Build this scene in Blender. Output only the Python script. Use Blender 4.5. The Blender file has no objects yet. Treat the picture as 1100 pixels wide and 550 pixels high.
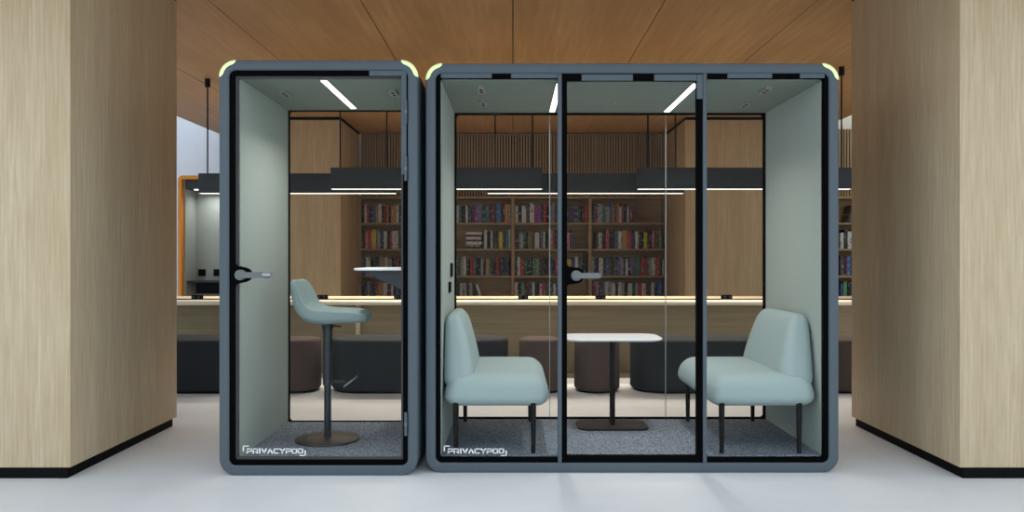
import bpy, bmesh, math, random
from mathutils import Vector, Matrix
random.seed(7)
PI = math.pi
scn = bpy.context.scene
COL = scn.collection
F = 860.0
VX, VY = 551.0, 276.0
EYE = 1.214

# ------------------------------------------------------------------ materials
def mat(name, col, rough=0.5, metal=0.0, emit=None, estr=0.0, spec=0.5):
    m = bpy.data.materials.new(name); m.use_nodes = True
    b = m.node_tree.nodes['Principled BSDF']
    b.inputs['Base Color'].default_value = (*col, 1)
    b.inputs['Roughness'].default_value = rough
    b.inputs['Metallic'].default_value = metal
    b.inputs['Specular IOR Level'].default_value = spec
    if emit:
        b.inputs['Emission Color'].default_value = (*emit, 1)
        b.inputs['Emission Strength'].default_value = estr
    return m

def noise_mat(name, c1, c2, scale, rough=0.6, stretch=(1, 1, 1), detail=6, lo=0.35, hi=0.65, bump=0.0, c3=None, scale3=1.0, spec=0.5, stretch3=None, f3=0.5):
    m = mat(name, c1, rough, spec=spec)
    nt = m.node_tree; N = nt.nodes; L = nt.links
    b = N['Principled BSDF']
    tc = N.new('ShaderNodeTexCoord')
    mp = N.new('ShaderNodeMapping'); mp.inputs['Scale'].default_value = stretch
    L.new(tc.outputs['Object'], mp.inputs['Vector'])
    n = N.new('ShaderNodeTexNoise'); n.inputs['Scale'].default_value = scale
    n.inputs['Detail'].default_value = detail; n.inputs['Roughness'].default_value = 0.65
    L.new(mp.outputs['Vector'], n.inputs['Vector'])
    r = N.new('ShaderNodeValToRGB')
    r.color_ramp.elements[0].position = lo; r.color_ramp.elements[0].color = (*c1, 1)
    r.color_ramp.elements[1].position = hi; r.color_ramp.elements[1].color = (*c2, 1)
    L.new(n.outputs['Fac'], r.inputs['Fac'])
    out = r.outputs['Color']
    if c3:
        n2 = N.new('ShaderNodeTexNoise'); n2.inputs['Scale'].default_value = scale3; n2.inputs['Detail'].default_value = 3
        mp2 = N.new('ShaderNodeMapping'); mp2.inputs['Scale'].default_value = stretch3 or stretch
        L.new(tc.outputs['Object'], mp2.inputs['Vector'])
        L.new(mp2.outputs['Vector'], n2.inputs['Vector'])
        mr = N.new('ShaderNodeMapRange'); mr.inputs['From Min'].default_value = 0.35; mr.inputs['From Max'].default_value = 0.7
        mr.inputs['To Max'].default_value = f3
        L.new(n2.outputs['Fac'], mr.inputs['Value'])
        mx = N.new('ShaderNodeMixRGB'); mx.inputs['Color2'].default_value = (*c3, 1)
        L.new(mr.outputs['Result'], mx.inputs['Fac']); L.new(out, mx.inputs['Color1'])
        out = mx.outputs['Color']
    L.new(out, b.inputs['Base Color'])
    if bump:
        bp = N.new('ShaderNodeBump'); bp.inputs['Strength'].default_value = bump; bp.inputs['Distance'].default_value = 0.003
        L.new(n.outputs['Fac'], bp.inputs['Height']); L.new(bp.outputs['Normal'], b.inputs['Normal'])
    return m

def glass_mat(name, tint, refl):
    m = bpy.data.materials.new(name); m.use_nodes = True
    nt = m.node_tree; N = nt.nodes; L = nt.links
    N.remove(N['Principled BSDF'])
    t = N.new('ShaderNodeBsdfTransparent'); t.inputs['Color'].default_value = (*tint, 1)
    g = N.new('ShaderNodeBsdfGlossy'); g.inputs['Roughness'].default_value = 0.02
    fr = N.new('ShaderNodeFresnel'); fr.inputs['IOR'].default_value = 1.35
    ml = N.new('ShaderNodeMath'); ml.operation = 'MULTIPLY'; ml.inputs[1].default_value = refl
    mx = N.new('ShaderNodeMixShader')
    L.new(fr.outputs['Fac'], ml.inputs[0]); L.new(ml.outputs['Value'], mx.inputs['Fac'])
    L.new(t.outputs['BSDF'], mx.inputs[1]); L.new(g.outputs['BSDF'], mx.inputs[2])
    L.new(mx.outputs['Shader'], N['Material Output'].inputs['Surface'])
    return m

M = {}
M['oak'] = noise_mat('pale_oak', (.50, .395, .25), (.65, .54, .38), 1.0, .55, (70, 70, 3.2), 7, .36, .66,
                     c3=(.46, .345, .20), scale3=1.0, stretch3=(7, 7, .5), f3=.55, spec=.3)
M['oak_dark'] = noise_mat('shelf_oak', (.27, .18, .095), (.37, .26, .145), 1.0, .6, (3, 40, 40), 6, spec=.25)
M['slat'] = noise_mat('slat_oak', (.25, .165, .09), (.36, .25, .145), 1.0, .6, (30, 30, 1.2), 5, spec=.25)
M['ceil_wood'] = noise_mat('ceiling_wood', (.47, .255, .105), (.60, .35, .16), 1.0, .5, (22, 1.1, 22), 7, .33, .68,
                           c3=(.38, .20, .08), scale3=1.0, stretch3=(3, .5, 3), f3=.6, spec=.3)
M['desk'] = noise_mat('desk_maple', (.66, .53, .35), (.74, .62, .43), 1.0, .45, (1.2, 40, 40), 5, spec=.3)
M['desk_edge'] = noise_mat('brightened_desk_edge', (.90, .82, .64), (.93, .86, .70), 1.0, .45, (1.2, 40, 40), 5, spec=.3)  # lighter than the desktop, lamp light on the edge put into the colour
M['desk_panel'] = noise_mat('desk_panel_oak', (.29, .235, .145), (.38, .31, .20), 1.0, .6, (1.0, 40, 40), 6, spec=.25)
M['floor'] = noise_mat('polished_concrete', (.64, .685, .735), (.75, .785, .825), 1.3, .42, (1, 1, 1), 8, .3, .7,
                       c3=(.79, .815, .84), scale3=.5, f3=.6, spec=.35)
M['white_wall'] = noise_mat('white_plaster', (.74, .78, .84), (.79, .82, .87), 3, .85)
M['beige_wall'] = noise_mat('beige_plaster', (.72, .64, .50), (.76, .69, .55), 3, .85)
M['black_trim'] = mat('black_trim', (.004, .004, .0045), .65, spec=.08)
M['shell'] = noise_mat('slate_blue_lacquer', (.078, .103, .123), (.084, .110, .131), 60, .5, spec=.35)
M['gasket'] = mat('black_rubber', (.002, .002, .0025), .7, spec=.03)
M['lip'] = mat('grey_edge_trim', (.07, .066, .066), .5, spec=.2)
M['lime'] = mat('glowing_lime_plastic', (.86, .95, .50), .4, emit=(.80, 1.0, .42), estr=.22)  # faint glow put into the lime plastic
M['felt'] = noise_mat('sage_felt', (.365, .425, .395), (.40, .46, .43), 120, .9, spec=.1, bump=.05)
M['felt_shaded'] = noise_mat('shade_darkened_felt', (.215, .255, .225), (.24, .28, .25), 120, .9, spec=.1, bump=.05)  # sage felt darkened, puts the shade of the booth ceilings into the colour
M['carpet'] = noise_mat('speckled_carpet', (.055, .075, .105), (.36, .41, .48), 95, .95, (1, 1, 1), 8, .36, .66, spec=.05, bump=.4)
M['led'] = mat('led_diffuser', (1, 1, 1), .5, emit=(1, .98, .94), estr=2.5)
M['led_strip'] = mat('pendant_diffuser', (1, 1, 1), .5, emit=(1, .95, .88), estr=1.25)
M['booth_glass'] = glass_mat('booth_glass', (.985, .982, .975), .10)
M['clear_glass'] = glass_mat('back_glass', (.985, .982, .975), .08)
M['seam'] = mat('glass_joint', (.30, .30, .29), .4)
M['logo'] = mat('white_vinyl', (.93, .95, .95), .6, emit=(1, 1, 1), estr=.0)
M['chrome'] = mat('satin_steel', (.38, .40, .42), .3, .8)
M['handle'] = mat('grey_handle', (.16, .178, .18), .55, .0, spec=.2)
M['vent'] = mat('vent_grey', (.30, .30, .28), .6, spec=.2)
M['fabric'] = noise_mat('aqua_sage_fabric', (.335, .43, .435), (.365, .465, .47), 160, .9, spec=.1, bump=.03)
M['stool_shell'] = noise_mat('dusty_teal_fabric', (.27, .355, .355), (.30, .39, .385), 160, .85, spec=.15)
M['dark_metal'] = mat('charcoal_metal', (.035, .042, .052), .42, .4)
M['black_metal'] = mat('black_metal', (.007, .0075, .0085), .5, .0, spec=.2)
M['bronze'] = mat('dark_bronze_base', (.046, .042, .039), .5, .1)
M['base_black'] = mat('black_bronze_base', (.020, .018, .016), .6, .0, spec=.15)
M['white_top'] = mat('white_laminate', (.86, .89, .92), .35)
M['pouf_black'] = noise_mat('black_upholstery', (.022, .027, .033), (.031, .037, .044), 90, .85, spec=.2)
M['pouf_brown'] = noise_mat('brown_upholstery', (.075, .057, .053), (.098, .074, .069), 90, .85, spec=.2)
M['pendant'] = mat('graphite_pendant', (.028, .037, .042), .5, spec=.35)
M['orange'] = mat('orange_frame', (.75, .27, .015), .45)
M['booth_in'] = noise_mat('pale_sage_lining', (.34, .385, .36), (.37, .415, .39), 60, .9)
M['page'] = mat('paper_pages', (.78, .74, .66), .9)

BOOKC = {'red': (.50, .045, .05), 'white': (.70, .69, .66), 'black': (.02, .02, .024), 'navy blue': (.03, .055, .16), 'blue': (.05, .16, .42),
         'dark green': (.03, .13, .075), 'teal': (.06, .20, .21), 'yellow': (.75, .62, .06), 'purple': (.22, .06, .40), 'maroon': (.20, .025, .06),
         'orange': (.68, .22, .05), 'grey': (.36, .36, .36), 'pink': (.68, .30, .33), 'ochre': (.50, .31, .07), 'green': (.10, .34, .13), 'dark grey': (.085, .085, .09)}
def book_mat(name, c):
    m = mat('book_cover_' + name.replace(' ', '_'), c, .55)
    nt = m.node_tree; N = nt.nodes; L = nt.links; b = N['Principled BSDF']
    tc = N.new('ShaderNodeTexCoord'); oi = N.new('ShaderNodeObjectInfo')
    mp = N.new('ShaderNodeMapping'); mp.inputs['Scale'].default_value = (.8, 0.1, 2.6)
    cb = N.new('ShaderNodeCombineXYZ')
    ml = N.new('ShaderNodeMath'); ml.operation = 'MULTIPLY'; ml.inputs[1].default_value = 57.0
    L.new(oi.outputs['Random'], ml.inputs[0]); L.new(ml.outputs['Value'], cb.inputs['X']); L.new(ml.outputs['Value'], cb.inputs['Z'])
    L.new(tc.outputs['Object'], mp.inputs['Vector']); L.new(cb.outputs['Vector'], mp.inputs['Location'])
    n = N.new('ShaderNodeTexNoise'); n.inputs['Scale'].default_value = 2.0; n.inputs['Detail'].default_value = 2
    L.new(mp.outputs['Vector'], n.inputs['Vector'])
    r = N.new('ShaderNodeValToRGB'); r.color_ramp.interpolation = 'CONSTANT'
    e = r.color_ramp.elements
    e[0].position = 0; e[0].color = (*c, 1)
    e[1].position = .60; dark = sum(c) > .7
    e[1].color = (.06, .05, .05, 1) if dark else (.30, .28, .25, 1)
    x = e.new(.66); x.color = (*c, 1)
    L.new(n.outputs['Fac'], r.inputs['Fac']); L.new(r.outputs['Color'], b.inputs['Base Color'])
    return m
BOOKC = {k: tuple(x*.72 for x in v) for k, v in BOOKC.items()}
BM = {k: book_mat(k, v) for k, v in BOOKC.items()}

# ------------------------------------------------------------------ mesh helpers
class MB:
    def __init__(s): s.bm = bmesh.new()
    def box(s, a, b, bev=0.0, mi=0):
        x0, x1 = sorted((a[0], b[0])); y0, y1 = sorted((a[1], b[1])); z0, z1 = sorted((a[2], b[2]))
        v = [s.bm.verts.new(p) for p in ((x0,y0,z0),(x1,y0,z0),(x1,y1,z0),(x0,y1,z0),(x0,y0,z1),(x1,y0,z1),(x1,y1,z1),(x0,y1,z1))]
        fs = [s.bm.faces.new([v[i] for i in q]) for q in ((3,2,1,0),(4,5,6,7),(0,1,5,4),(1,2,6,5),(2,3,7,6),(3,0,4,7))]
        for f in fs: f.material_index = mi
        if bev:
            es = list({e for f in fs for e in f.edges})
            bmesh.ops.bevel(s.bm, geom=es, offset=bev, segments=2, affect='EDGES', profile=.5)
        return s
    def loft(s, rings, close=False, cap=True, mi=0):
        R = [[s.bm.verts.new(p) for p in r] for r in rings]
        n = len(R[0]); k = len(R)
        for i in range(k if close else k-1):
            A, B = R[i], R[(i+1) % k]
            for j in range(n):
                f = s.bm.faces.new((A[j], A[(j+1) % n], B[(j+1) % n], B[j])); f.material_index = mi
        if cap and not close:
            s.bm.faces.new(R[0][::-1]).material_index = mi; s.bm.faces.new(R[-1]).material_index = mi
        return s
    def cyl(s, p, q, r0, r1=None, n=24):
        p, q = Vector(p), Vector(q); r1 = r0 if r1 is None else r1
        d = (q-p).normalized(); u = d.orthogonal().normalized(); w = d.cross(u)
        ring = lambda c, r: [c + (u*math.cos(2*PI*i/n) + w*math.sin(2*PI*i/n))*r for i in range(n)]
        return s.loft([ring(p, r0), ring(q, r1)])
    def lathe(s, cx, cy, prof, n=48):
        return s.loft([[(cx+r*math.cos(2*PI*i/n), cy+r*math.sin(2*PI*i/n), z) for i in range(n)] for r, z in prof])
    def tube(s, pts, r, n=10):
        rings = []
        P = [Vector(p) for p in pts]
        up = None
        for i, p in enumerate(P):
            d = ((P[i+1]-p) if i == 0 else (p-P[i-1]) if i == len(P)-1 else (P[i+1]-P[i-1])).normalized()
            u = (d.orthogonal() if up is None else (up - d*up.dot(d))).normalized(); up = u; w = d.cross(u)
            rings.append([p + (u*math.cos(2*PI*j/n)+w*math.sin(2*PI*j/n))*r for j in range(n)])
        return s.loft(rings)
    def build(s, name, m, parent=None, loc=None):
        bmesh.ops.recalc_face_normals(s.bm, faces=s.bm.faces)
        me = bpy.data.meshes.new(name)
        if parent is not None:   # vertices are given in world space; store them relative to the thing's base
            s.bm.transform(Matrix.Translation(-wloc(parent)))
        elif loc is not None:
            s.bm.transform(Matrix.Translation(-Vector(loc)))
        s.bm.to_mesh(me); s.bm.free()
        for x in (m if isinstance(m, list) else [m]): me.materials.append(x)
        me.shade_smooth(); me.set_sharp_from_angle(angle=math.radians(34))
        o = bpy.data.objects.new(name, me); COL.objects.link(o)
        if parent is not None: o.parent = parent
        elif loc is not None: o.location = loc
        return o

def wloc(o):
    v = Vector(o.location)
    while o.parent: o = o.parent; v += o.location
    return v

def rr(x0, x1, z0, z1, r, y, n=10):
    """rounded rectangle ring in the XZ plane at depth y"""
    pts = []
    for cx, cz, a0 in ((x1-r, z1-r, 0), (x0+r, z1-r, PI/2), (x0+r, z0+r, PI), (x1-r, z0+r, 1.5*PI)):
        for i in range(n+1):
            a = a0 + PI/2*i/n
            pts.append((cx+r*math.cos(a), y, cz+r*math.sin(a)))
    return pts
def rrh(x0, x1, y0, y1, r, z, n=10):
    """rounded rectangle ring in the XY plane at height z"""
    return [(p[0], p[2], z) for p in rr(x0, x1, y0, y1, r, 0, n)]

def rounded_block(x0, x1, y0, y1, z0, z1, r, deform=None, n=14):
    """soft cushion: a finely divided box pulled to rounded edges, then deformed"""
    bm = bmesh.new()
    bmesh.ops.create_cube(bm, size=2)
    bmesh.ops.subdivide_edges(bm, edges=bm.edges[:], cuts=n, use_grid_fill=True)
    h = Vector(((x1-x0)/2, (y1-y0)/2, (z1-z0)/2)); c = Vector(((x0+x1)/2, (y0+y1)/2, (z0+z1)/2))
    for v in bm.verts:
        # crowd the divisions towards the edges so that the rounding is smooth
        p = Vector([math.copysign(abs(t)**.6, t)*hh for t, hh in zip(v.co, h)])
        q = Vector([max(-(hh-r), min(hh-r, t)) for t, hh in zip(p, h)])
        d = p-q
        p = q + d.normalized()*r if d.length > 1e-9 else p
        u = Vector((p.x/h.x, p.y/h.y, p.z/h.z))
        v.co = c + (deform(p, u) if deform else p)
    return bm

def empty(name, label, cat, loc=(0, 0, 0), group=None):
    o = bpy.data.objects.new(name, None); COL.objects.link(o); o.location = loc
    o.empty_display_size = .1
    o['label'] = label; o['category'] = cat
    if group: o['group'] = group
    return o
def tag(o, label, cat, group=None):
    o['label'] = label; o['category'] = cat
    if group: o['group'] = group
    return o
def struct(o, label, cat):
    o['kind'] = 'structure'; o['label'] = label; o['category'] = cat; return o
def copy_tree(o, parent=None):
    c = o.copy(); COL.objects.link(c)
    if parent is not None: c.parent = parent
    for ch in list(o.children): copy_tree(ch, c)
    return c

# ------------------------------------------------------------------ the room
CZ = 3.098
struct(MB().box((-14, -6, -.2), (14, 12.9, 0)).build('floor', M['floor']), 'pale grey polished concrete floor', 'floor')
# timber ceiling: long boards with thin dark joints between them
PW = 1.118
mb = MB()
xs = [-4.5] + [PW*i for i in range(-4, 5)] + [4.5]
for a, b in zip(xs[:-1], xs[1:]):
    if b-a > .02: mb.box((a+.004, 3.3, CZ), (b-.004, 12.3, CZ+.03))  # boards end short, out of view, so sky light reaches the front floor
struct(mb.build('ceiling', M['ceil_wood']), 'orange brown timber board ceiling with thin dark joints', 'ceiling')
struct(MB().box((-4.5, 3.3, CZ+.03), (4.5, 12.3, CZ+.25)).build('trim_1', M['black_trim']), 'dark backing above the ceiling boards', 'ceiling trim')
struct(MB().box((-14, 12.45, 0), (14, 12.7, 5.6)).build('wall_back', M['white_wall']), 'cool white back wall behind the meeting booth and shelves', 'wall')
struct(MB().box((-7.6, 4.4, 0), (-7.4, 12.45, 5.6)).build('wall_side_added', M['white_wall']), 'unseen white side wall added far left to cut daylight', 'wall')  # both side walls are added out of view to cut daylight from the sides
struct(MB().box((7.4, 4.4, 0), (7.6, 12.36, 5.6)).build('wall_side_added', M['beige_wall']), 'unseen beige side wall added far right to cut daylight', 'wall')
struct(MB().box((2.32, 12.36, 0), (7.4, 12.45, 5.6)).build('wall_right', M['beige_wall']), 'beige wall above and behind the slats at the right', 'wall')
# slatted cladding above the bookcases
def slats(x0, x1, z0, z1, name, label):
    mb = MB(); mb.box((x0, 12.2, z0), (x1, 12.3, z1), mi=1)
    p = .0415; n = int((x1-x0)/p)
    for i in range(n):
        x = x0 + (i+.5)*(x1-x0)/n
        mb.box((x-.0125, 12.14, z0), (x+.0125, 12.21, z1))
    o = mb.build(name, [M['slat'], M['black_trim']]); struct(o, label, 'slatted wall'); return o
slats(-2.316, 2.316, 2.124, 3.08, 'trim_2', 'dark wooden slatted cladding above the wide bookcase')
slats(3.73, 6.6, 2.124, 3.155, 'trim_3', 'wooden slatted cladding above the bookcase at far right')

def pillar(name, x0, x1, y0, y1, label, toptrim=True, wood='oak'):
    o = MB().box((x0, y0, .06), (x1, y1, CZ-.042 if toptrim else CZ), .002).build(name, M[wood], loc=((x0+x1)/2, (y0+y1)/2, 0))
    struct(o, label, 'pillar')
    k = MB().box((x0+.018, y0+.002, 0), (x1-.018, y1-.03, .06)).build('baseboard', M['black_trim'], o)
    k['label'] = 'black recessed plinth'
    if toptrim:
        t = MB().box((x0+.004, y0+.004, CZ-.042), (x1-.004, y1, CZ)).build('shadow_gap', M['black_trim'], o)
        t['label'] = 'black shadow gap strip at the ceiling'
pillar('pillar', -3.83, -2.426, 4.387, 5.779, 'oak clad square pillar at the left of the slate blue booths')
pillar('pillar', 2.449, 3.85, 4.387, 5.79, 'oak clad square pillar at the right of the slate blue booths')
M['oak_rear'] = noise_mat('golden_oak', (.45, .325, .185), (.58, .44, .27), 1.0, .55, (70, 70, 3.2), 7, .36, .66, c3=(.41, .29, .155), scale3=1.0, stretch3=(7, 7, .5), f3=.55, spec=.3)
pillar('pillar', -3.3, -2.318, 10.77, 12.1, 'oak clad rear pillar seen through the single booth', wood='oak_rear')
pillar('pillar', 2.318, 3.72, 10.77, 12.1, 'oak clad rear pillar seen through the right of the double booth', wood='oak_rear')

# ------------------------------------------------------------------ bookcases and books
SHZ = [1.73, 1.338, .935, .544, .15]
def bookcase(x0, x1, bays, label):
    root = empty('bookcase', label, 'bookcase', ((x0+x1)/2, 12.0, 0), 'oak bookcases on the back wall')
    T = .018
    w = (x1-x0)/bays
    MB().box((x0, 12.31, 0), (x1, 12.33, 2.12)).build('back_panel', M['oak_dark'], root)
    MB().box((x0, 12.0, 2.09), (x1, 12.31, 2.12), .002).build('top_panel', M['oak_dark'], root)
    MB().box((x0, 12.02, 0), (x1, 12.31, .1)).build('plinth', M['oak_dark'], root)
    for i in range(bays+1):
        x = x0+w*i; t = .016 if i in (0, bays) else .024
        a = x if i == 0 else x-t if i != bays else x-2*t
        b = a+2*t
        MB().box((a, 12.0, .1), (b, 12.31, 2.09), .002).build('side_panel' if i in (0, bays) else 'divider', M['oak_dark'], root)
    for i in range(bays):
        l = x0+w*i+(.033 if i == 0 else .025); r = x0+w*(i+1)-(.033 if i == bays-1 else .025)
        for z in SHZ:
            MB().box((l, 12.004, z-.032), (r, 12.31, z), .0015).build('shelf_board', M['oak_dark'], root)
    return root
X0, X1, BW = -2.314, 2.314, 4.628/4
bookcase(X0, X1, 4, 'wide four bay oak bookcase full of books behind the long desk')
bookcase(3.73, 6.6, 3, 'oak bookcase at far right seen between booth and right pillar')

def book_mesh(name, curved):
    """a closed book 1 wide, .72 deep, 1 tall: two boards, a spine and recessed pages"""
    mb = MB()
    if curved:
        n = 6
        for z in (0,):
            sp = [(-.5+i/n, -.06*math.sin(PI*i/n), 0) for i in range(n+1)]
            lo = sp + [(.5, .10, 0), (-.5, .10, 0)]
            mb.loft([lo, [(x, y, 1) for x, y, _ in lo]])
    else:
        mb.box((-.5, 0, 0), (.5, .1, 1))
    mb.box((-.5, .1, 0), (-.42, .72, 1)); mb.box((.42, .1, 0), (.5, .72, 1))
    mb.box((-.42, .1, .02), (.42, .70, .98), mi=1)
    bmesh.ops.recalc_face_normals(mb.bm, faces=mb.bm.faces)
    me = bpy.data.meshes.new(name); mb.bm.to_mesh(me); mb.bm.free(); return me
BMESH = {}
for k in BM:
    for c in (0, 1):
        me = book_mesh('book', c); me.materials.append(BM[k]); me.materials.append(M['page']); BMESH[k, c] = me
ORD = ['first', 'second', 'third', 'fourth', 'fifth', 'sixth', 'seventh', 'eighth', 'ninth', 'tenth', 'eleventh', 'twelfth', 'thirteenth', 'fourteenth',
       'fifteenth', 'sixteenth', 'seventeenth', 'eighteenth', 'nineteenth', 'twentieth', 'twenty-first', 'twenty-second', 'twenty-third', 'twenty-fourth',
       'twenty-fifth', 'twenty-sixth', 'twenty-seventh', 'twenty-eighth']
ROWN = ['top', 'second', 'third', 'fourth']
BAYN = ['leftmost bay', 'second bay from left', 'third bay from left', 'fourth bay from left', 'far right bookcase']
WEIGHT = ['white']*8 + ['black']*12 + ['red']*4 + ['navy blue']*2 + ['blue']*2 + ['dark green']*2 + ['teal']*2 + ['yellow', 'purple', 'pink', 'ochre', 'orange', 'green'] + ['maroon']*3 + ['grey']*4 + ['dark grey']*3
def place_book(colour, x, z, w, h, tilt=0.0, lying=False, label='', group='', first=False, dep=None, yb=None):
    o = bpy.data.objects.new('book', BMESH[colour, random.random() < .5])
    COL.objects.link(o)
    dep = dep or random.uniform(.20, .24)
    o.scale = (w, dep/.72, h)
    o.location = (x, yb if yb else 12.028+random.uniform(0, .02), z)
    if lying: o.rotation_euler = (0, PI/2, 0)
    elif tilt: o.rotation_euler = (0, tilt, 0)
    tag(o, label, 'book', group)
    return o
def px2x(px): return (px-VX)*12.0/F
count = 0
def row(bay, r, a, b, hid=None):
    """fill the shelf of one bay with upright books from x=a to x=b"""
    global count
    z = SHZ[r]+.0005; x = a; prev = None; todo = []
    while True:
        w = random.choice((.031, .036, .041, .046, .052, .062)) * 1.08
        if x+w > b: break
        c = random.choice(WEIGHT)
        while c == prev and random.random() < .8: c = random.choice(WEIGHT)
        prev = c
        h = random.uniform(.235, .29) if r < 3 else random.uniform(.262, .305)
        if not (hid and hid[0] < x < hid[1]): todo.append((c, x+w/2, w-.003, h))
        x += w
    side = 'right' if bay == 1 else 'left'
    for i, (c, xc, w, h) in enumerate(todo):
        k = len(todo)-1-i if side == 'right' else i
        place_book(c, xc, z, w, h, label='%s book, %s from %s on the %s shelf, %s' % (c, ORD[min(k, 27)], side, ROWN[r], BAYN[bay]),
                   group='books on the %s shelf of the %s' % (ROWN[r], BAYN[bay]))
        count += 1
    return x
HID = (px2x(441), px2x(481))
for bay in range(4):
    l = X0+BW*bay+(.036 if bay == 0 else .028); r_ = X0+BW*(bay+1)-(.036 if bay == 3 else .028)
    for r in range(4):
        a, b = l, r_
        if bay == 1 and r == 1: a = px2x(519.5)
        if bay == 1 and r == 3: b = px2x(510.5)
        if bay == 2 and r == 1: b = px2x(616)
        if bay == 2 and r == 3: b = px2x(607)
        if bay == 3 and r == 0: b = px2x(685)
        if bay == 3 and r == 1: a = px2x(640)
        row(bay, r, a, b, hid=HID)
# stack lying flat and a leaning book in the second bay
z = SHZ[1]+.0005
for k, (c, t, L) in enumerate([('black', .034, .235), ('grey', .03, .215), ('white', .045, .235), ('black', .028, .23), ('white', .04, .225), ('maroon', .034, .21), ('white', .038, .24)]):
    o = place_book(c, px2x(500.5), z+t/2, t-.002, L, lying=True, dep=.16,
                   label='%s book lying flat, %s from the bottom of the stack on the second shelf' % (c, ORD[k]), group='books stacked flat on the second shelf')
    z += t
o = place_book('white', px2x(517.6), SHZ[3]+.0015, .036, .262, tilt=-math.radians(18),
               label='white book leaning against the row end on the fourth shelf', group='books on the fourth shelf of the second bay from left')
o.location.z = SHZ[3]+.0015+.018*math.sin(math.radians(18)); o.rotation_euler = (0, -math.radians(18), 0)
# bookcase at far right: what shows between the booth and the pillar
for r in range(1, 4):
    row(4, r, 4.925, 5.60)
place_book('dark grey', 5.05, SHZ[0]+.008, .045, .26, tilt=math.radians(14), label='dark grey book leaning alone on the top shelf at far right', group='books on the top shelf of the far right bookcase')
print('books', count)

# ------------------------------------------------------------------ long desk
desk = empty('long_desk', 'long pale wood communal desk with oak front panel before the bookcase', 'desk', (0, 8.4, 0))
MB().box((-4.1, 8.005, .731), (4.1, 8.8, .784), .002).build('desktop', M['desk'], desk)
pr = [(8.005, .731), (7.992, .733), (7.988, .740), (7.988, .760), (7.9905, .770), (7.997, .779), (8.005, .784)]
k = MB().loft([[(x, y, z) for y, z in pr] for x in (-4.1, 4.1)]).build('brightened_edge', M['desk_edge'], desk); k['label'] = 'rounded front edge of the desktop, lightened as if lit'
k = MB().box((-4.08, 8.02, .7838), (4.08, 8.25, .7862), .0008).build('cable_channel', M['black_trim'], desk); k['label'] = 'black cable channel inlaid along the top'
MB().box((-4.0, 8.35, 0), (4.0, 8.40, .731)).build('front_panel', M['desk_panel'], desk)
for x in (-4.02, -1.65, 0, 1.65, 3.98):
    MB().box((x-.03, 8.40, 0), (x+.03, 8.76, .731)).build('leg', M['desk_panel'], desk)
k = MB().box((-1.63, 8.30, 0), (-1.585, 8.35, .731), .002).build('leg', M['desk'], desk)
def power_box(px, label):
    d = 8.10; x = (px-VX)*d/F
    r = empty('power_outlet', label, 'power outlet', (x, d, .7862), 'black power outlets on the long desk')
    MB().box((x-.05, d-.035, .7864), (x+.05, d+.035, .83), .006).build('housing', M['black_trim'], r)
    mb = MB()
    for dx in (-.025, .025): mb.cyl((x+dx, d-.0355, .808), (x+dx, d-.034, .808), .013, n=16)
    mb.build('socket', M['dark_metal'], r)
for px, lb in ((212, 'black desk power outlet left of the single booth'), (346.5, 'black desk power outlet behind the stool backrest'),
               (429, 'black desk power outlet at the right edge of the single booth'), (562, 'black desk power outlet left of the double booth door'),
               (645, 'black desk power outlet behind the double booth door'), (780.5, 'black desk power outlet behind the right glass pane of the double booth')):
    power_box(px, lb)

# ------------------------------------------------------------------ ottomans
def pouf(px0, px1, col, label, grp):
    d0, d1 = 7.08, 7.68
    if px1-px0 < 60: d1 = d0+.46
    dm = (d0+d1)/2
    x0, x1 = (px0-VX)*dm/F, (px1-VX)*dm/F
    r = (d1-d0)/2-.002 if px1-px0 > 60 else (x1-x0)/2-.002
    if px1-px0 < 60: d0, d1 = dm-(x1-x0)/2-.02, dm+(x1-x0)/2+.02; r = (x1-x0)/2-.002
    root = empty('ottoman', label, 'ottoman', ((x0+x1)/2, dm, 0), grp)
    H = .473
    rings = []
    for ins, z in ((.012, .02), (.0, .035), (0, .4), (0, H-.03), (.004, H-.014), (.016, H-.003), (.034, H)):
        rings.append(rrh(x0+ins, x1-ins, d0+ins, d1-ins, max(r-ins, .02), z, 16))
    MB().loft(rings).build('cushion', M['pouf_'+col], root)
    MB().loft([rrh(x0+.03, x1-.03, d0+.03, d1-.03, r-.03, z, 16) for z in (0, .02)]).build('base', M['black_trim'], root)
G = 'round ended ottomans along the desk'
pouf(97, 284, 'black', 'long black ottoman left of the single booth', G)
pouf(296, 344, 'brown', 'round brown ottoman behind the stool pole', G)
pouf(357.5, 546, 'black', 'long black ottoman behind the footrest and the left sofa', G)
pouf(557.5, 606, 'brown', 'round brown ottoman right beside the left sofa', G)
pouf(617, 665, 'brown', 'round brown ottoman right behind the table pole', G)
pouf(677, 864, 'black', 'long black ottoman behind the right sofa', G)
pouf(876, 925, 'brown', 'round brown ottoman between double booth and right pillar', G)

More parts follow.
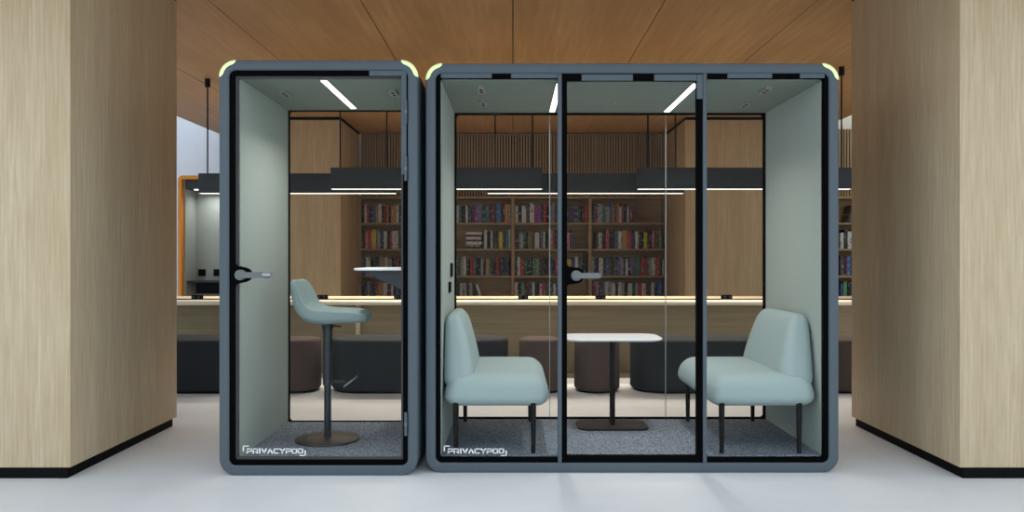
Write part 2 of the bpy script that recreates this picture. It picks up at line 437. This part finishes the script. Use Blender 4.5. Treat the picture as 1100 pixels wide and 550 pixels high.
# ------------------------------------------------------------------ pendant lights
POD_W, PEN_W = 5.0, 21.0
def lamp(name, loc, sx_, sy_, watts, spread, col, root):
    l = bpy.data.lights.new(name, 'AREA'); l.shape = 'RECTANGLE'; l.size = sx_; l.size_y = sy_
    l.energy = watts; l.spread = spread; l.color = col
    o = bpy.data.objects.new(name, l); COL.objects.link(o); o.parent = root; o.location = Vector(loc)-wloc(root)
    return o
def pendant(px0, px1, d, rods, label):
    x0, x1 = (px0-VX)*d/F, (px1-VX)*d/F
    zb, zt = 1.875, 2.096
    root = empty('pendant_light', label, 'pendant light', ((x0+x1)/2, d, zb), 'linear pendant lights over the desk')
    MB().box((x0, d-.001, zb+.012), (x1, d+.075, zt), .002).build('housing', M['pendant'], root)
    MB().box((x0+.008, d+.002, zb+.009), (x1-.008, d+.072, zb+.012)).build('diffuser', M['led_strip'], root)
    lamp('pendant_lamp', ((x0+x1)/2, d+.037, zb+.006), x1-x0-.03, .066, PEN_W, math.radians(140), (1, .88, .73), root)
    for px in rods:
        x = (px-VX)*(d+.037)/F
        rod = MB().cyl((x, d+.037, zt), (x, d+.037, CZ-.085), .008, n=10).build('suspension_rod', M['black_metal'], root)
        MB().cyl((x, d+.037, CZ-.085), (x, d+.037, CZ), .028, n=20).build('ceiling_canopy', M['black_metal'], rod)
pendant(355, 583, 7.90, (365.5, 572), 'nearer dark linear pendant light on the left, its right end in the double booth')
pendant(685, 915, 7.90, (696, 904), 'nearer dark linear pendant light on the right')
pendant(213, 425.5, 8.44, (223, 415.6), 'farther dark linear pendant light crossing behind the single booth')
pendant(523, 735, 8.44, (532, 725.6), 'farther dark linear pendant light behind the double booth door')

# ------------------------------------------------------------------ orange framed meeting booth far behind
ob = empty('meeting_booth', 'orange framed booth with pale sage interior in the far left background', 'office booth', (-3.93, 10.6, 0))
bx0, bx1, by0, by1, bz = -4.44, -3.40, 10.6, 11.12, 2.295
def sect(i, y): return rr(bx0+i, bx1-i, 0+i, bz-i, max(.06-i, .012), y, 6)
MB().loft([sect(.004, by0), sect(0, by0+.01), sect(0, by1), sect(.05, by1), sect(.05, by0), ], close=True).build('frame', M['orange'], ob)
MB().box((bx0+.05, by1-.08, .05), (bx1-.05, by1-.02, bz-.05)).build('back_panel', M['booth_in'], ob)
MB().box((bx0+.05, by0+.08, .05), (bx0+.07, by1-.08, bz-.05)).build('side_panel', M['booth_in'], ob)
MB().box((bx1-.09, by0+.12, .05), (bx1-.05, by1-.08, bz-.05)).build('side_panel', M['booth_in'], ob)
MB().box((bx0+.07, by0+.08, 2.12), (bx1-.09, by1-.08, bz-.05)).build('ceiling_panel', M['pendant'], ob)
MB().box((-4.26, by0+.10, 2.108), (-4.02, by0+.14, 2.12)).build('light_strip', M['led'], ob)
lamp('booth_lamp', (-3.95, 10.85, 2.105), .5, .1, 2.6, math.radians(150), (1, .98, .95), ob)
sh = MB().box((bx0+.07, by1-.40, .87), (bx1-.09, by1-.08, .895), .004).build('work_shelf', M['pendant'], ob)
MB().box((-4.25, by1-.38, .72), (-3.85, by1-.08, .87)).build('shelf_bracket', M['black_trim'], sh)
for xa, xb in ((-4.355, -4.235), (-4.145, -3.95)):
    MB().box((xa+.02, by1-.092, .95), (xb, by1-.08, 1.045), .002).build('wall_socket', M['black_trim'], ob)

# ------------------------------------------------------------------ slate blue booths
def stroke_text(mb, text, x, z, cw, ch, pitch, y, t):
    G_ = {'P': [[(0,0),(0,.52)], [(0,1),(1,1),(1,.38),(0,.38)]], 'R': [[(0,0),(0,.55)], [(0,1),(1,1),(1,.42),(.45,.42),(1,0)]], 'I': [[(.5,0),(.5,1)]],
          'V': [[(0,1),(.5,0),(1,1)]], 'A': [[(0,0),(.5,1),(1,0)]], 'C': [[(1,1),(0,1),(0,0),(1,0)]], 'Y': [[(0,1),(.5,.45),(1,1)], [(.5,.45),(.5,0)]],
          'O': [[(0,0),(1,0),(1,1),(0,1),(0,0)]], 'D': [[(0,.55),(0,0),(1,0),(1,1),(0,1)]]}
    for ch_ in text:
        w = cw if ch_ != 'I' else cw*.2
        for pl in G_[ch_]:
            seg(mb, [(x+a*w, z+b*ch) for a, b in pl], y, t)
        x += pitch if ch_ != 'I' else pitch-cw*.8
    return x
def seg(mb, pts, y, t):
    for (xa, za), (xb, zb) in zip(pts[:-1], pts[1:]):
        d = Vector((xb-xa, zb-za)); L = d.length; tt = t*(1.25 if abs(d.y) > abs(d.x)*.3 else .85)
        if L < 1e-6: continue
        d /= L; n = Vector((-d.y, d.x))*tt/2; e = d*t*.5
        p, q = Vector((xa, za))-e, Vector((xb, zb))+e
        c = [p+n, q+n, q-n, p-n]
        mb.loft([[(v.x, y, v.y) for v in c], [(v.x, y+.0012, v.y) for v in c]])

def ring_mesh(x0, x1, z0, z1, R, ia, ib, ya, yb, n=10):
    a = lambda i, y: rr(x0+i, x1-i, z0+i, z1-i, max(R-i, .008), y, n)
    return MB().loft([a(ia, ya), a(ia, yb), a(ib, yb), a(ib, ya)], close=True)

CZI, FZI = 2.215, .088
def booth_shell(root, x0, x1, y0, y1, H, R=.092):
    """rounded tube shell with lime corner inlays, sage lining, carpet, ceiling and black seals"""
    s = lambda i, y: rr(x0+i, x1-i, 0+i, H-i, max(R-i, .03), y, 12)
    MB().loft([s(.010, y0), s(.003, y0+.003), s(0, y0+.010), s(0, y1-.01), s(.01, y1), s(.055, y1), s(.055, y0+.006), s(.048, y0)], close=True).build('shell', M['shell'], root)
    # lime inlays at the two upper corners, front and flush with the shell
    for cx, a0 in ((x0+R, PI/2), (x1-R, 0)):
        rings = []
        for k in range(13):
            a = a0 + PI/2*k/12
            tk = (.010, .019)[k in (1, 11)] if k in (0, 1, 11, 12) else .0225
            ro, ri = R+.0015, R-tk
            rings.append([(cx+r_*math.cos(a), y_, H-R+r_*math.sin(a)) for r_, y_ in ((ri, y0-.002), (ro-.008, y0-.002), (ro, y0+.006), (ro, y0+.03), (ri, y0+.03))])
        MB().loft(rings).build('corner_inlay', M['lime'], root)['label'] = 'pale lime corner inlay'
    # lining
    xi0, xi1 = x0+.098 if x1-x0 < 1.5 else x0+.084, x1-.098 if x1-x0 < 1.5 else x1-.078
    yb = y1-.035; yf = y0+.062
    MB().box((x0+.056, yf, FZI), (xi0, yb, CZI)).build('wall_panel', M['felt'], root)
    MB().box((xi1, yf, FZI), (x1-.056, yb, CZI)).build('wall_panel', M['felt'], root)
    MB().box((x0+.056, yf, CZI), (x1-.056, yb, H-.056)).build('ceiling_panel', M['felt_shaded'], root)
    c = MB().box((x0+.056, yf, .056), (x1-.056, yb, FZI)).build('carpet', M['carpet'], root); c['label'] = 'speckled blue grey carpet floor'
    # back: black seal and glass
    fe = .013 if x1-x0 > 1.5 else .006
    MB().loft([rr(xi0-.03, xi1+.03, FZI-.03, CZI+.03, .03, yb, 6), rr(xi0-.03, xi1+.03, FZI-.03, CZI+.03, .03, yb+.03, 6),
               rr(xi0+fe, xi1-fe, FZI+fe-.002, CZI-fe, .022, yb+.03, 6), rr(xi0+fe, xi1-fe, FZI+fe-.002, CZI-fe, .022, yb, 6)], close=True).build('rear_seal', M['gasket'], root)
    g = MB().box((xi0+.005, yb+.012, FZI+.005), (xi1-.005, yb+.020, CZI-.005)).build('rear_glass', M['clear_glass'], root)
    return xi0, xi1, yb

def ceiling_vent(root, x, y, w=.045, l=.15):
    v = MB().loft([rrh(x-w/2, x+w/2, y-l/2, y+l/2, .012, z, 5) for z in (CZI-.016, CZI+.0)]).build('ceiling_vent', M['vent'], root)
    mb = MB()
    for k in (-1, 1):
        mb.box((x-w*.2, y+k*l*.2-l*.10, CZI-.0175), (x+w*.2, y+k*l*.2+l*.10, CZI-.015))
    mb.build('vent_slot', M['gasket'], v)
def led(root, x, ya, yb):
    h = MB().box((x-.021, ya, CZI-.007), (x+.021, yb, CZI)).build('ceiling_light', M['vent'], root)
    MB().box((x-.0175, ya+.01, CZI-.010), (x+.0175, yb-.004, CZI-.007)).build('light_diffuser', M['led'], h)
    lamp('booth_lamp', (x, (ya+yb)/2, CZI-.0115), .033, yb-ya-.02, POD_W, math.radians(128), (1, .97, .92), root)

def logo(root, xl, zt, s, y):
    """lettering with corner brackets on the lower left of the glass; xl, zt = upper left of the brackets; s = metres per pixel"""
    mb = MB(); t = 1.2*s
    end = stroke_text(mb, 'PRIVACYPOD', xl+4.2*s, zt-7.6*s, 4.6*s, 4.5*s, 6.55*s, y, t*.95)
    T = 1.1*s
    seg(mb, [(xl+5.4*s, zt), (xl, zt), (xl, zt-5*s)], y, T)
    xr, zb = xl+67*s, zt-10.2*s
    seg(mb, [(xr-5.4*s, zb), (xr, zb), (xr, zb+5*s)], y, T)
    mb.build('logo_lettering', M['logo'], root)['label'] = 'white lettering with corner brackets'

# ---- single booth
Y0 = 4.443
SX0, SX1, SH = -1.6325, -.5285, 2.307
sb = empty('office_booth', 'narrow single person glass front booth with slate blue frame', 'office booth', ((SX0+SX1)/2, Y0, 0))
sxi0, sxi1, syb = booth_shell(sb, SX0, SX1, Y0, 5.50, SH)
door = ring_mesh(SX0, SX1, 0, SH, .092, .0565, .083, Y0+.012, Y0+.050).build('door', M['gasket'], sb); door['label'] = 'black edged glass door'
ring_mesh(SX0, SX1, 0, SH, .092, .083, .096, Y0+.030, Y0+.050).build('glazing_bead', M['lip'], door)
MB().box((SX0+.075, Y0+.034, .075), (SX1-.075, Y0+.042, SH-.075)).build('glass_pane', M['booth_glass'], door)
# blue strip on the upper right seal, a window reflection modelled as solid colour
def sx(px, d): return (px-VX)*d/F
def sz(py, d): return EYE+(VY-py)*d/F
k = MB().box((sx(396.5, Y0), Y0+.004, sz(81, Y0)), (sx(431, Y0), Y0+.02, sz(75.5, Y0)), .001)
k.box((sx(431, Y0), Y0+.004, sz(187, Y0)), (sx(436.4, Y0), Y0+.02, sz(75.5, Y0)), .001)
k.build('reflection_strip', M['shell'], door)['label'] = 'slate blue strip imitating a reflection'
for ya, yb_ in ((107, 133), (168, 194), (443, 468)):
    xh = sx(435.8, Y0)
    h = MB().cyl((xh, Y0+.001, sz(yb_, Y0)), (xh, Y0+.001, sz(ya, Y0)), .0085, n=14).build('hinge', M['shell'], door)
    MB().cyl((xh, Y0-.002, sz((ya+yb_)/2+2, Y0)), (xh, Y0-.002, sz((ya+yb_)/2-2, Y0)), .0088, n=14).build('hinge_pin', M['handle'], h)
def handle(root, px, py, d, l_px, tip, left):
    """round black escutcheon flowing out of the door edge with a flat grey lever"""
    y = d
    X, Z = sx(px, y), sz(py, y)
    s = y/F
    mb = MB()
    prof = [(left, 12.0), (left+2.2, 9.6), (left+5, 8.6)]
    n = 14
    pts = [(left-px, 12.5), (left-px+1.0, 10.6), (left-px+2.4, 9.6)]
    R = 8.6 if not tip else 8.3
    for i in range(n+1):
        a = math.radians(84 - 168*i/n)
        pts.append((R*math.cos(a)*(1.0 if not tip else 1.25), R*math.sin(a)))
    pts += [(left-px+2.4, -9.6), (left-px+1.0, -10.6), (left-px, -12.5)]
    ring = [(X+a*s, Z+b*s) for a, b in pts]
    mb.loft([[(a, y, b) for a, b in ring], [(a, y+.03, b) for a, b in ring]])
    e = mb.build('lock_plate', M['gasket'], root); e['label'] = 'black lock plate'
    mb = MB()
    hub = 5.6*s
    mb.cyl((X, y-.03, Z), (X, y, Z), hub, n=28)
    L = l_px*s; hw = 3.0*s if not tip else 3.1*s
    ring = [(X, Z-hw), (X+L-hw, Z-hw)] + [(X+L-hw+hw*math.sin(PI*i/10), Z-hw*math.cos(PI*i/10)) for i in range(1, 10)] + [(X+L-hw, Z+hw), (X, Z+hw)]
    mb.loft([[(a, y-.046, b) for a, b in ring], [(a, y-.030, b) for a, b in ring]])
    h = mb.build('door_handle', M['handle'], root); h['label'] = 'grey lever handle'
    return X, Z, s
X, Z, s = handle(door, 259.5, 295.3, Y0+.010, 34.5, True, 252)
MB().cyl((X+26*s, Y0-.045, Z+.3*s), (X+35*s, Y0-.045, Z+.3*s), 2.6*s, n=18).build('handle_tip', M['chrome'], door)['label'] = 'shiny steel handle tip'
led(sb, -1.066, 4.505, 5.36)
ceiling_vent(sb, -1.385, 4.865); ceiling_vent(sb, -.722, 4.85)
logo(sb, sx(261.2, Y0+.03), sz(479.3, Y0+.03), Y0/F, Y0+.0325)
# wall shelf on the right hand side
SHZT = 1.146
xt = -.966
ring = lambda i, z: rrh(xt+i, sxi1+.001, 4.80+i, 5.36-i, .07, z, 8)
shelf = MB().loft([ring(.003, SHZT-.014), ring(0, SHZT-.010), ring(0, SHZT-.003), ring(.003, SHZT)]).build('work_shelf', M['white_top'], sb); shelf['label'] = 'white wall shelf'
mb = MB()
tri = lambda y: [(sxi1+.0005, y, SHZT-.014), (sxi1+.0005, y, 1.005), (-.70, y, 1.02), (-.905, y, SHZT-.030), (-.915, y, SHZT-.014)]
mb.loft([tri(4.90), tri(5.26)]).build('shelf_bracket', M['dark_metal'], shelf)['label'] = 'dark tapered shelf bracket'

# ---- double booth
Y1 = 4.5
BX0, BX1, BH = -.4905, 1.8335, 2.303
db = empty('office_booth', 'wide two seat glass front booth with slate blue frame and central door', 'office booth', ((BX0+BX1)/2, Y1, 0))
bxi0, bxi1, byb = booth_shell(db, BX0, BX1, Y1, 5.595, BH)
fr = ring_mesh(BX0, BX1, 0, BH, .092, .0565, .080, Y1+.014, Y1+.05).build('front_seal', M['gasket'], db)
mx = [(599.4, 603.6), (755.4, 759.6)]
zt_, zb_ = BH-.056, .056
for a, b in mx:
    MB().box((sx(a, Y1), Y1+.004, zb_), (sx(b, Y1), Y1+.055, zt_), .003).build('mullion', M['shell'], db)
dx0, dx1 = sx(603.9, Y1), sx(755.1, Y1)
mb = MB()
dz0, dz1 = zb_+.002, zt_-.003
mb.loft([[(dx0, Y1+.01, dz0), (dx1, Y1+.01, dz0), (dx1, Y1+.01, dz1), (dx0, Y1+.01, dz1)],
         [(dx0, Y1+.05, dz0), (dx1, Y1+.05, dz0), (dx1, Y1+.05, dz1), (dx0, Y1+.05, dz1)],
         [(dx0+.028, Y1+.05, dz0+.034), (dx1-.031, Y1+.05, dz0+.034), (dx1-.031, Y1+.05, dz1-.034), (dx0+.028, Y1+.05, dz1-.034)],
         [(dx0+.028, Y1+.01, dz0+.034), (dx1-.031, Y1+.01, dz0+.034), (dx1-.031, Y1+.01, dz1-.034), (dx0+.028, Y1+.01, dz1-.034)]], close=True)
bdoor = mb.build('door', M['gasket'], db); bdoor['label'] = 'black edged central glass door'
MB().box((dx0+.02, Y1+.026, dz0+.02), (dx1-.02, Y1+.034, dz1-.02)).build('glass_pane', M['booth_glass'], bdoor)
for a, b in ((467.5+4, 599.2), (760, 886)):
    MB().box((sx(a, Y1), Y1+.034, .066), (sx(b, Y1), Y1+.042, BH-.066)).build('glass_pane', M['booth_glass'], db)
# slate blue strips imitating reflections on the black seal along the head
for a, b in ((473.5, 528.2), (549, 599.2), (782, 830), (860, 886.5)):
    MB().box((sx(a, Y1), Y1+.008, sz(83.3, Y1)), (sx(b, Y1), Y1+.02, sz(78.6, Y1)), .001).build('head_reflection_strip', M['shell'], db)['label'] = 'slate blue header plate'
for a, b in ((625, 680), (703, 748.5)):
    MB().box((sx(a, Y1), Y1+.004, sz(86.3, Y1)), (sx(b, Y1), Y1+.012, sz(79.6, Y1)), .001).build('head_reflection_strip', M['shell'], bdoor)['label'] = 'slate blue header plate'
MB().box((sx(748.9, Y1), Y1+.004, sz(106, Y1)), (sx(755, Y1), Y1+.012, sz(79.6, Y1)), .001).build('head_reflection_strip', M['shell'], bdoor)['label'] = 'slate blue header plate'
X, Z, s = handle(bdoor, 619, 296, Y1+.008, 26, False, 609)
MB().cyl((X, Y1-.0405, Z), (X, Y1-.038, Z), 3.4*s, n=24).build('lock_knob', M['handle'], bdoor)
led(db, .268, 4.585, 5.48); led(db, 1.052, 4.585, 5.48)
for x, y in ((-.188, 4.756), (-.193, 5.186), (1.505, 4.77), (1.512, 5.217)): ceiling_vent(db, x, y)
MB().cyl((.655, 5.19, CZI-.006), (.655, 5.19, CZI), .02, n=20).build('ceiling_sensor', M['vent'], db)
for px in (590.5, 715.2):
    x = (px-VX)*(byb+.01)/F
    MB().box((x-.002, byb+.008, FZI+.01), (x+.002, byb+.024, CZI-.013)).build('glass_joint', M['seam'], db)
logo(db, sx(477.3, Y1+.03), sz(479.3, Y1+.03), Y1/F, Y1+.0325)
for d, py, hh in ((5.24, 290, .045), (5.09, 308.5, .034)):
    z = sz(py, d)
    k = MB().box((bxi0-.001, d-.055, z-hh), (bxi0+.012, d+.055, z+hh), .004).build('wall_socket', M['black_trim'], db)
    k['label'] = 'black wall socket plate'

# ------------------------------------------------------------------ bar stool
SY, SXC = 4.93, -1.141
st = empty('bar_stool', 'dusty teal bar stool on a dark round base inside the single booth', 'bar stool', (SXC, SY, FZI))
MB().lathe(SXC, SY, [(.192, FZI+.0005), (.195, FZI+.004), (.194, FZI+.010), (.188, FZI+.014), (.06, FZI+.018), (.032, FZI+.022)], 64).build('base', M['bronze'], st)
pole = MB().lathe(SXC, SY, [(.0215, FZI+.018), (.0215, .42), (.0225, .421), (.0285, .425), (.0285, .765), (.034, .772), (.036, .800)], 32).build('pole', M['dark_metal'], st)
mb = MB(); mb.tube([(SXC+.03, SY, .445), (SXC+.105, SY, .445)], .0085)
mb.build('footrest_arm', M['dark_metal'], st)
mb = MB()
c = Vector((SXC+.145, SY, .455))
mb.box((c.x-.030, SY-.08, .420), (c.x+.024, SY+.08, .432), .003)
for v in mb.bm.verts: v.co.z += (v.co.x-(c.x-.032))*.75
mb.build('footrest', M['vent'], st)['label'] = 'tilted steel grey footrest plate'
mb = MB(); mb.tube([(SXC+.02, SY-.01, .790), (SXC+.085, SY-.012, .788)], .005); mb.build('height_lever', M['black_metal'], st)
# seat shell: side profile swept across the width, upper and lower skin, then smoothed
def seat_mesh():
    # profile: (x, z, half width, thickness, rim lift)
    P = [(.258, .852, .100, .034, .000), (.244, .873, .148, .058, .000), (.19, .886, .182, .074, .002), (.10, .888, .198, .076, .006), (.02, .884, .206, .080, .012),
         (-.05, .880, .208, .080, .024), (-.105, .890, .206, .074, .040), (-.136, .922, .203, .060, .046), (-.154, .968, .198, .050, .042), (-.167, 1.018, .188, .042, .034), (-.176, 1.056, .165, .036, .022), (-.180, 1.078, .115, .030, .008)]
    nv = 15
    mb = MB(); bm = mb.bm
    up, lo = [], []
    for i, (x, z, w, t, rim) in enumerate(P):
        a, b = P[max(i-1, 0)], P[min(i+1, len(P)-1)]
        tx, tz = b[0]-a[0], b[1]-a[1]; L = math.hypot(tx, tz)
        nx, nz = tz/L, -tx/L   # towards the sitter
        if nz < 0 and i < 5: nx, nz = -nx, -nz
        if i < 3: nx, nz = .12, .99
        ru, rl = [], []
        for j in range(nv):
            u = -1+2*j/(nv-1)
            lift = rim*abs(u)**2.6
            th = t*(1-.55*abs(u)**5)
            ru.append(bm.verts.new((SXC+x+nx*lift, SY+w*u, z+nz*lift)))
            rl.append(bm.verts.new((SXC+x+nx*(lift-th), SY+w*u*(1-.10*(1 if abs(u) > .9 else 0)), z+nz*(lift-th))))
        up.append(ru); lo.append(rl)
    n = len(P)
    for i in range(n-1):
        for j in range(nv-1):
            bm.faces.new((up[i][j], up[i+1][j], up[i+1][j+1], up[i][j+1]))
            bm.faces.new((lo[i][j], lo[i][j+1], lo[i+1][j+1], lo[i+1][j]))
        for j in (0, nv-1):
            bm.faces.new((up[i][j], lo[i][j], lo[i+1][j], up[i+1][j]))
    for i in (0, n-1):
        for j in range(nv-1):
            bm.faces.new((up[i][j], up[i][j+1], lo[i][j+1], lo[i][j]))
    return mb
o = seat_mesh().build('seat', M['stool_shell'], st)
sub = o.modifiers.new('smooth', 'SUBSURF'); sub.levels = 2; sub.render_levels = 2
o.data.shade_smooth()
for e in o.data.edges: e.use_edge_sharp = False

# ------------------------------------------------------------------ sofas
def sofa(mirror, label):
    cx = .6575
    bx = lambda x: x if not mirror else 2*cx-x
    root = empty('lounge_sofa', label, 'sofa', (bx(-.10), 5.04, FZI), 'pale aqua sofas facing each other in the double booth')
    x0, x1 = (-.402, .216) if not mirror else (-.434, .198)
    def dseat(p, u):
        q = p.copy()
        t = (u.z+1)/2
        k = 1 - .13*t*t          # narrows towards the top
        q.x *= k; q.y *= 1 - .05*t*t
        q.z += .012*(1-u.x**2)*(1-u.y**2) if u.z > 0 else 0
        if u.z < -.5: q.x *= 1-.035*(-u.z-.5); q.y *= 1-.02*(-u.z-.5)
        return q
    bm = rounded_block(bx(x0) if not mirror else bx(x1), bx(x1) if not mirror else bx(x0), 4.555, 5.525, .354, .535, .078, dseat, 18)
    m = MB(); m.bm = bm; m.build('seat', M['fabric'], root)
    xa, xb = (-.404, -.215) if not mirror else (-.435, -.228)
    sgn = -1 if not mirror else 1
    def dback(p, u):
        q = p.copy(); t = (u.z+1)/2
        half = (xb-xa)/2
        f = 1-.50*t**1.5         # thinner at the top, the rear face stays upright
        rear = sgn*half
        q.x = rear + (q.x-rear)*f
        q.y *= 1-.27*t**1.6
        return q
    bm = rounded_block(min(bx(xa), bx(xb)), max(bx(xa), bx(xb)), 4.60, 5.48, .44, .875, .075, dback, 18)
    m = MB(); m.bm = bm; m.build('backrest', M['fabric'], root)
    for x in (-.327, .117):
        for y in (4.595, 5.485):
            l = MB().cyl((bx(x), y, FZI+.0005), (bx(x), y, .385), .0125, .0175, 18).build('leg', M['black_metal'], root)
    return root
sofa(False, 'pale aqua upholstered sofa with its back to the left booth wall')
sofa(True, 'pale aqua upholstered sofa with its back to the right booth wall')

# ------------------------------------------------------------------ table
TX, TY = .657, 5.32
tb = empty('side_table', 'small white topped table on a black pole between the two sofas', 'table', (TX, TY, FZI))
tr = lambda i, z: rrh(TX-.318+i, TX+.318-i, TY-.185+i, TY+.215-i, .10, z, 10)
MB().loft([tr(.014, .668), tr(.003, .674), tr(0, .680), tr(.002, .686)]).build('tabletop', M['white_top'], tb)
MB().cyl((TX+.005, TY+.01, FZI+.012), (TX+.005, TY+.01, .668), .0185, n=24).build('pole', M['black_metal'], tb)
tr2 = lambda i, z: rrh(TX-.232+i, TX+.232-i, TY-.14+i, TY+.16-i, .07, z, 8)
MB().loft([tr2(.002, FZI+.0005), tr2(0, FZI+.004), tr2(.001, FZI+.011), tr2(.004, FZI+.013)]).build('base', M['base_black'], tb)

# ------------------------------------------------------------------ light and camera
w = bpy.data.worlds.new('world'); scn.world = w; w.use_nodes = True
bg = w.node_tree.nodes['Background']
bg.inputs['Color'].default_value = (.83, .92, 1.0, 1); bg.inputs['Strength'].default_value = 1.2

cam = bpy.data.cameras.new('camera'); co = bpy.data.objects.new('camera', cam); COL.objects.link(co)
co.location = (0, 0, EYE); co.rotation_euler = (PI/2, 0, 0)
cam.sensor_width = 36; cam.lens = F/1100*36
cam.shift_x = -(VX-550)/1100; cam.shift_y = (VY-275)/1100
cam.clip_start = .05
scn.camera = co
scn.view_settings.view_transform = 'Standard'; scn.view_settings.look = 'None'
scn.view_settings.gamma = 1; scn.view_settings.use_curve_mapping = False
scn.view_settings.exposure = 0.3
scn.cycles.max_bounces = 10; scn.cycles.transparent_max_bounces = 16; scn.cycles.diffuse_bounces = 5
scn.cycles.use_denoising = True
